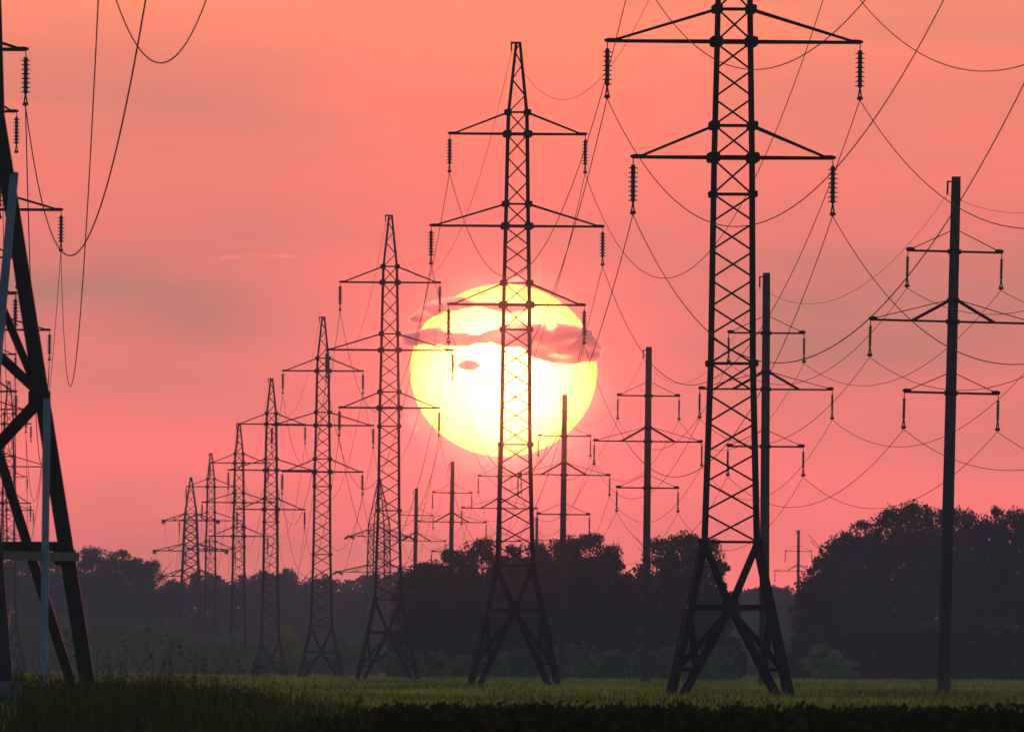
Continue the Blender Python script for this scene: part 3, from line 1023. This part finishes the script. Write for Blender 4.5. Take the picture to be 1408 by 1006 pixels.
# bushes in front of the pylons
bp_ = tree_proto(50, 5.0, 2.3, .1, 34, 190, .26, mat=LEAF_SHRUB, name='bush', top=.55)
for i, (px, ty, s, rad, lb) in enumerate([
        (318, 868, 12.6, 2.7, 'round green bush hiding the foot of a far pylon'),
        (402, 858, 13.4, 1.9, 'upright green bush between two slender pylons'),
        (800, 880, 16.9, 1.7, 'green bush at the foot of the trees below the sun, beside the pylon leg'),
        (868, 892, 17.0, 1.8, 'low green bush at the foot of the concrete pole between the clumps'),
        (1392, 858, 15.2, 2.4, 'green bush at the foot of the big wood near the picture edge'),
        (1140, 885, 15.6, 2.4, 'low bush at the foot of the big wood beside the largest pylon')]):
    o = bp_ if i == 0 else copy_tree(bp_)
    h = world(px, ty, s).z
    o.location = (ground_x(px, s), F / s, 0); o.scale = (rad / 2.3, rad / 2.3, h / 5.0); o.rotation_euler = (0, 0, i * 1.7)
    tag(o, lb, 'bush', 'bushes along the meadow edge')


# the masses behind
def mass(name, rows, seed, mat, ls, ncl, nl, label, z0=.3, top=.7):
    rng = np.random.default_rng(seed); VV, QQ, n = [], [], 0
    for (px0, px1, ty0, ty1, s0, s1, rad, cnt) in rows:
        for k in range(cnt):
            t = (k + rng.uniform(.1, .9)) / cnt
            s = rng.uniform(s0, s1); px = px0 + (px1 - px0) * t
            ty = ty0 + (ty1 - ty0) * t + rng.normal() * 5
            h = world(px, ty, s).z; r = rad * rng.uniform(.75, 1.25)
            V, Q = crown_np(rng, h, r, z0, ncl, nl, ls, top=top)
            V = V + np.array((ground_x(px, s), F / s, 0))
            VV.append(V); QQ.append(Q + n); n += len(V)
    o = mesh_np(name, np.concatenate(VV), np.concatenate(QQ), mat)
    return tag(o, label, None, None, 'stuff')


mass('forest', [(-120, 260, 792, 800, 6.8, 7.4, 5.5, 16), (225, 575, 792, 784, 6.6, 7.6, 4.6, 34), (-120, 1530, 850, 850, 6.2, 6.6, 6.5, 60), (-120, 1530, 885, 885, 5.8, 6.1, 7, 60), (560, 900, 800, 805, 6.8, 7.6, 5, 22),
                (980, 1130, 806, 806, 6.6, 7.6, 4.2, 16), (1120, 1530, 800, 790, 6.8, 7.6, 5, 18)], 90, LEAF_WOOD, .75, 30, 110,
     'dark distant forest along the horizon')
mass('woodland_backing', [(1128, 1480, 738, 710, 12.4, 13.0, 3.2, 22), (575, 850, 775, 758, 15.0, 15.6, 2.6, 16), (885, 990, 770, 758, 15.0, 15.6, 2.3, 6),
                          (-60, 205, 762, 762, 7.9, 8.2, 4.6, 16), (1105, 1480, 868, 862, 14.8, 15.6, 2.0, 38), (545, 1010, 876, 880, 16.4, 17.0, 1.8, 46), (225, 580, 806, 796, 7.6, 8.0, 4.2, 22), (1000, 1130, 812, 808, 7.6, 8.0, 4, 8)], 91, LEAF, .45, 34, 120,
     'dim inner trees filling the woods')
mass('undergrowth', [(-60, 250, 842, 850, 10.4, 11.6, 3.2, 26), (235, 560, 880, 884, 11.2, 12.4, 2.4, 26), (545, 1010, 892, 890, 16.8, 17.6, 1.5, 20),
                     (1000, 1130, 868, 872, 10, 13, 2.2, 12)], 92, LEAF_BUSH, .3, 26, 100,
     'low tangled shrubs along the foot of the trees', z0=.05, top=.5)


# ------------------------------------------------------------------ meadow grass, tall weeds, crop
def blades(rng, x, y, z, h, wd, lean):
    """upright tapering blades, each bent once: two quads"""
    n = len(x)
    a = rng.uniform(0, 2 * math.pi, n); dx, dy = np.cos(a), np.sin(a)
    la = rng.uniform(0, 2 * math.pi, n); l = lean * h * rng.random(n)
    lx, ly = l * np.cos(la), l * np.sin(la)
    w2 = wd / 2
    B = np.stack([x, y, z], 1)
    M = B + np.stack([lx * .35, ly * .35, h * .55], 1)
    T = B + np.stack([lx, ly, h * .97], 1)
    D = np.stack([dx, dy, 0 * dx], 1) * w2[:, None]
    V = np.stack([B - D, B + D, M + D * .85, M - D * .85, T + D * .15, T - D * .15], 1).reshape(-1, 3)
    i = np.arange(n) * 6
    Q = np.concatenate([np.stack([i, i + 1, i + 2, i + 3], 1), np.stack([i + 3, i + 2, i + 4, i + 5], 1)])
    return V, Q


rng = np.random.default_rng(21)
n = 150000
s_ = 1 / (rng.random(n) * (1 / 15.0 - 1 / 104.0) + 1 / 104.0)
Yg = F / s_
Xg = (rng.random(n) - .5) * 2 * .0252 * 1.35 * Yg
patch = .5 + .5 * np.sin(Xg * .31 + 2 * np.sin(Yg * .013)) * np.sin(Yg * .021 + Xg * .17)
hg = (.08 + .2 * rng.random(n) ** 2) * (.7 + .6 * patch)
tall = rng.random(n) < .012
hg[tall] *= 1.9
V, Q = blades(rng, Xg, Yg, np.zeros(n), hg, np.clip(.010 + Yg * 2.4e-5, .012, .05), 1.1)
tag(mesh_np('grass', V, Q, GRASS), 'uneven yellow-green meadow grass', None, None, 'stuff')

n = 56000
s_ = rng.uniform(62, 150, n)
Yg = F / s_
px = -260 + rng.random(n) ** .95 * 760
edge = np.clip((470 - px) / 240, 0.0, 1.0)
Xg = (px - 704) / s_
s_ = np.where((px < 32) & (s_ > 68) & (rng.random(n) < .85), 68 - rng.random(n) * 6, s_); Yg = F / s_; Xg = (px - 704) / s_
hg = (.16 + .66 * rng.random(n) ** 2.2) * (.35 + .65 * edge) * np.clip(1.35 - s_ / 190, .5, 1)
stalk = (rng.random(n) < .007) & (px > 60)
hg[stalk] = rng.uniform(.7, 1.3, stalk.sum()) * (.55 + .45 * edge[stalk])
V, Q = blades(rng, Xg, Yg, np.zeros(n), hg, rng.uniform(.008, .022, n), .55)
keep = edge > 0.02
# seed heads and side leaves on the tallest stalks
top = (hg > .4) & (rng.random(n) < .35)
P = np.stack([Xg[top], Yg[top], hg[top]], 1)
P = np.repeat(P, 5, 0) + rng.normal(size=(top.sum() * 5, 3)) * np.array((.012, .012, .07)) - np.array((0, 0, .06))
V2, Q2 = leaves_np(rng, P, .05)
# darker low tufts in drifts across the middle of the field
n3 = 12000
s3 = rng.uniform(36, 60, n3); Y3 = F / s3
X3 = (rng.random(n3) - .5) * 2 * .0252 * 1.35 * Y3
k3 = (np.sin(X3 * .45 + 1.3 * np.sin(Y3 * .03)) + np.sin(Y3 * .052 + X3 * .12) + rng.normal(size=n3) * .5) > .55
X3, Y3 = X3[k3], Y3[k3]
V3, Q3 = blades(rng, X3, Y3, 0 * X3, rng.uniform(.10, .27, len(X3)), rng.uniform(.018, .035, len(X3)), .8)
V2 = np.concatenate([V2, V3]); Q2 = np.concatenate([Q2, Q3 + len(V2) - len(V3)])
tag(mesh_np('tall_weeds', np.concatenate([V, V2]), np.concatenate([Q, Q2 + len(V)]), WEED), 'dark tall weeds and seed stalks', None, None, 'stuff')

# leafy crop in the foreground, planted in rows across the view
npl = 4600
s_ = np.where(rng.random(npl) < .07, rng.uniform(90, 104, npl), rng.uniform(103, 195, npl))     # a few plants stray into the grass
Yc = F / s_; Yc = np.round(Yc / .75) * .75 + rng.normal(size=npl) * .06
px = 380 + rng.random(npl) * 1300
px2 = rng.random(npl)
Xc = (px - 704) / (F / Yc)
hp = rng.uniform(.26, .44, npl) * np.clip((px - 360) / 200, .55, 1)
k = 44
ww = np.repeat(np.arange(npl), k)
d = rng.normal(size=(npl * k, 3)); d /= np.linalg.norm(d, axis=1)[:, None]
rad = rng.random(npl * k) ** .4
P = np.stack([Xc[ww] + d[:, 0] * rad * .34, Yc[ww] + d[:, 1] * rad * .34, hp[ww] * (.52 + d[:, 2] * rad * .48)], 1)
P[:, 2] = np.clip(P[:, 2], .02, None)
V, Q = leaves_np(rng, P, .15, up=1.1)
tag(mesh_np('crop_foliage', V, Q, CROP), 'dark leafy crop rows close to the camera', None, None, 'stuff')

sc.cycles.max_bounces = 6
sc.cycles.volume_bounces = 8
sc.cycles.transparent_max_bounces = 16
sc.cycles.use_denoising = True
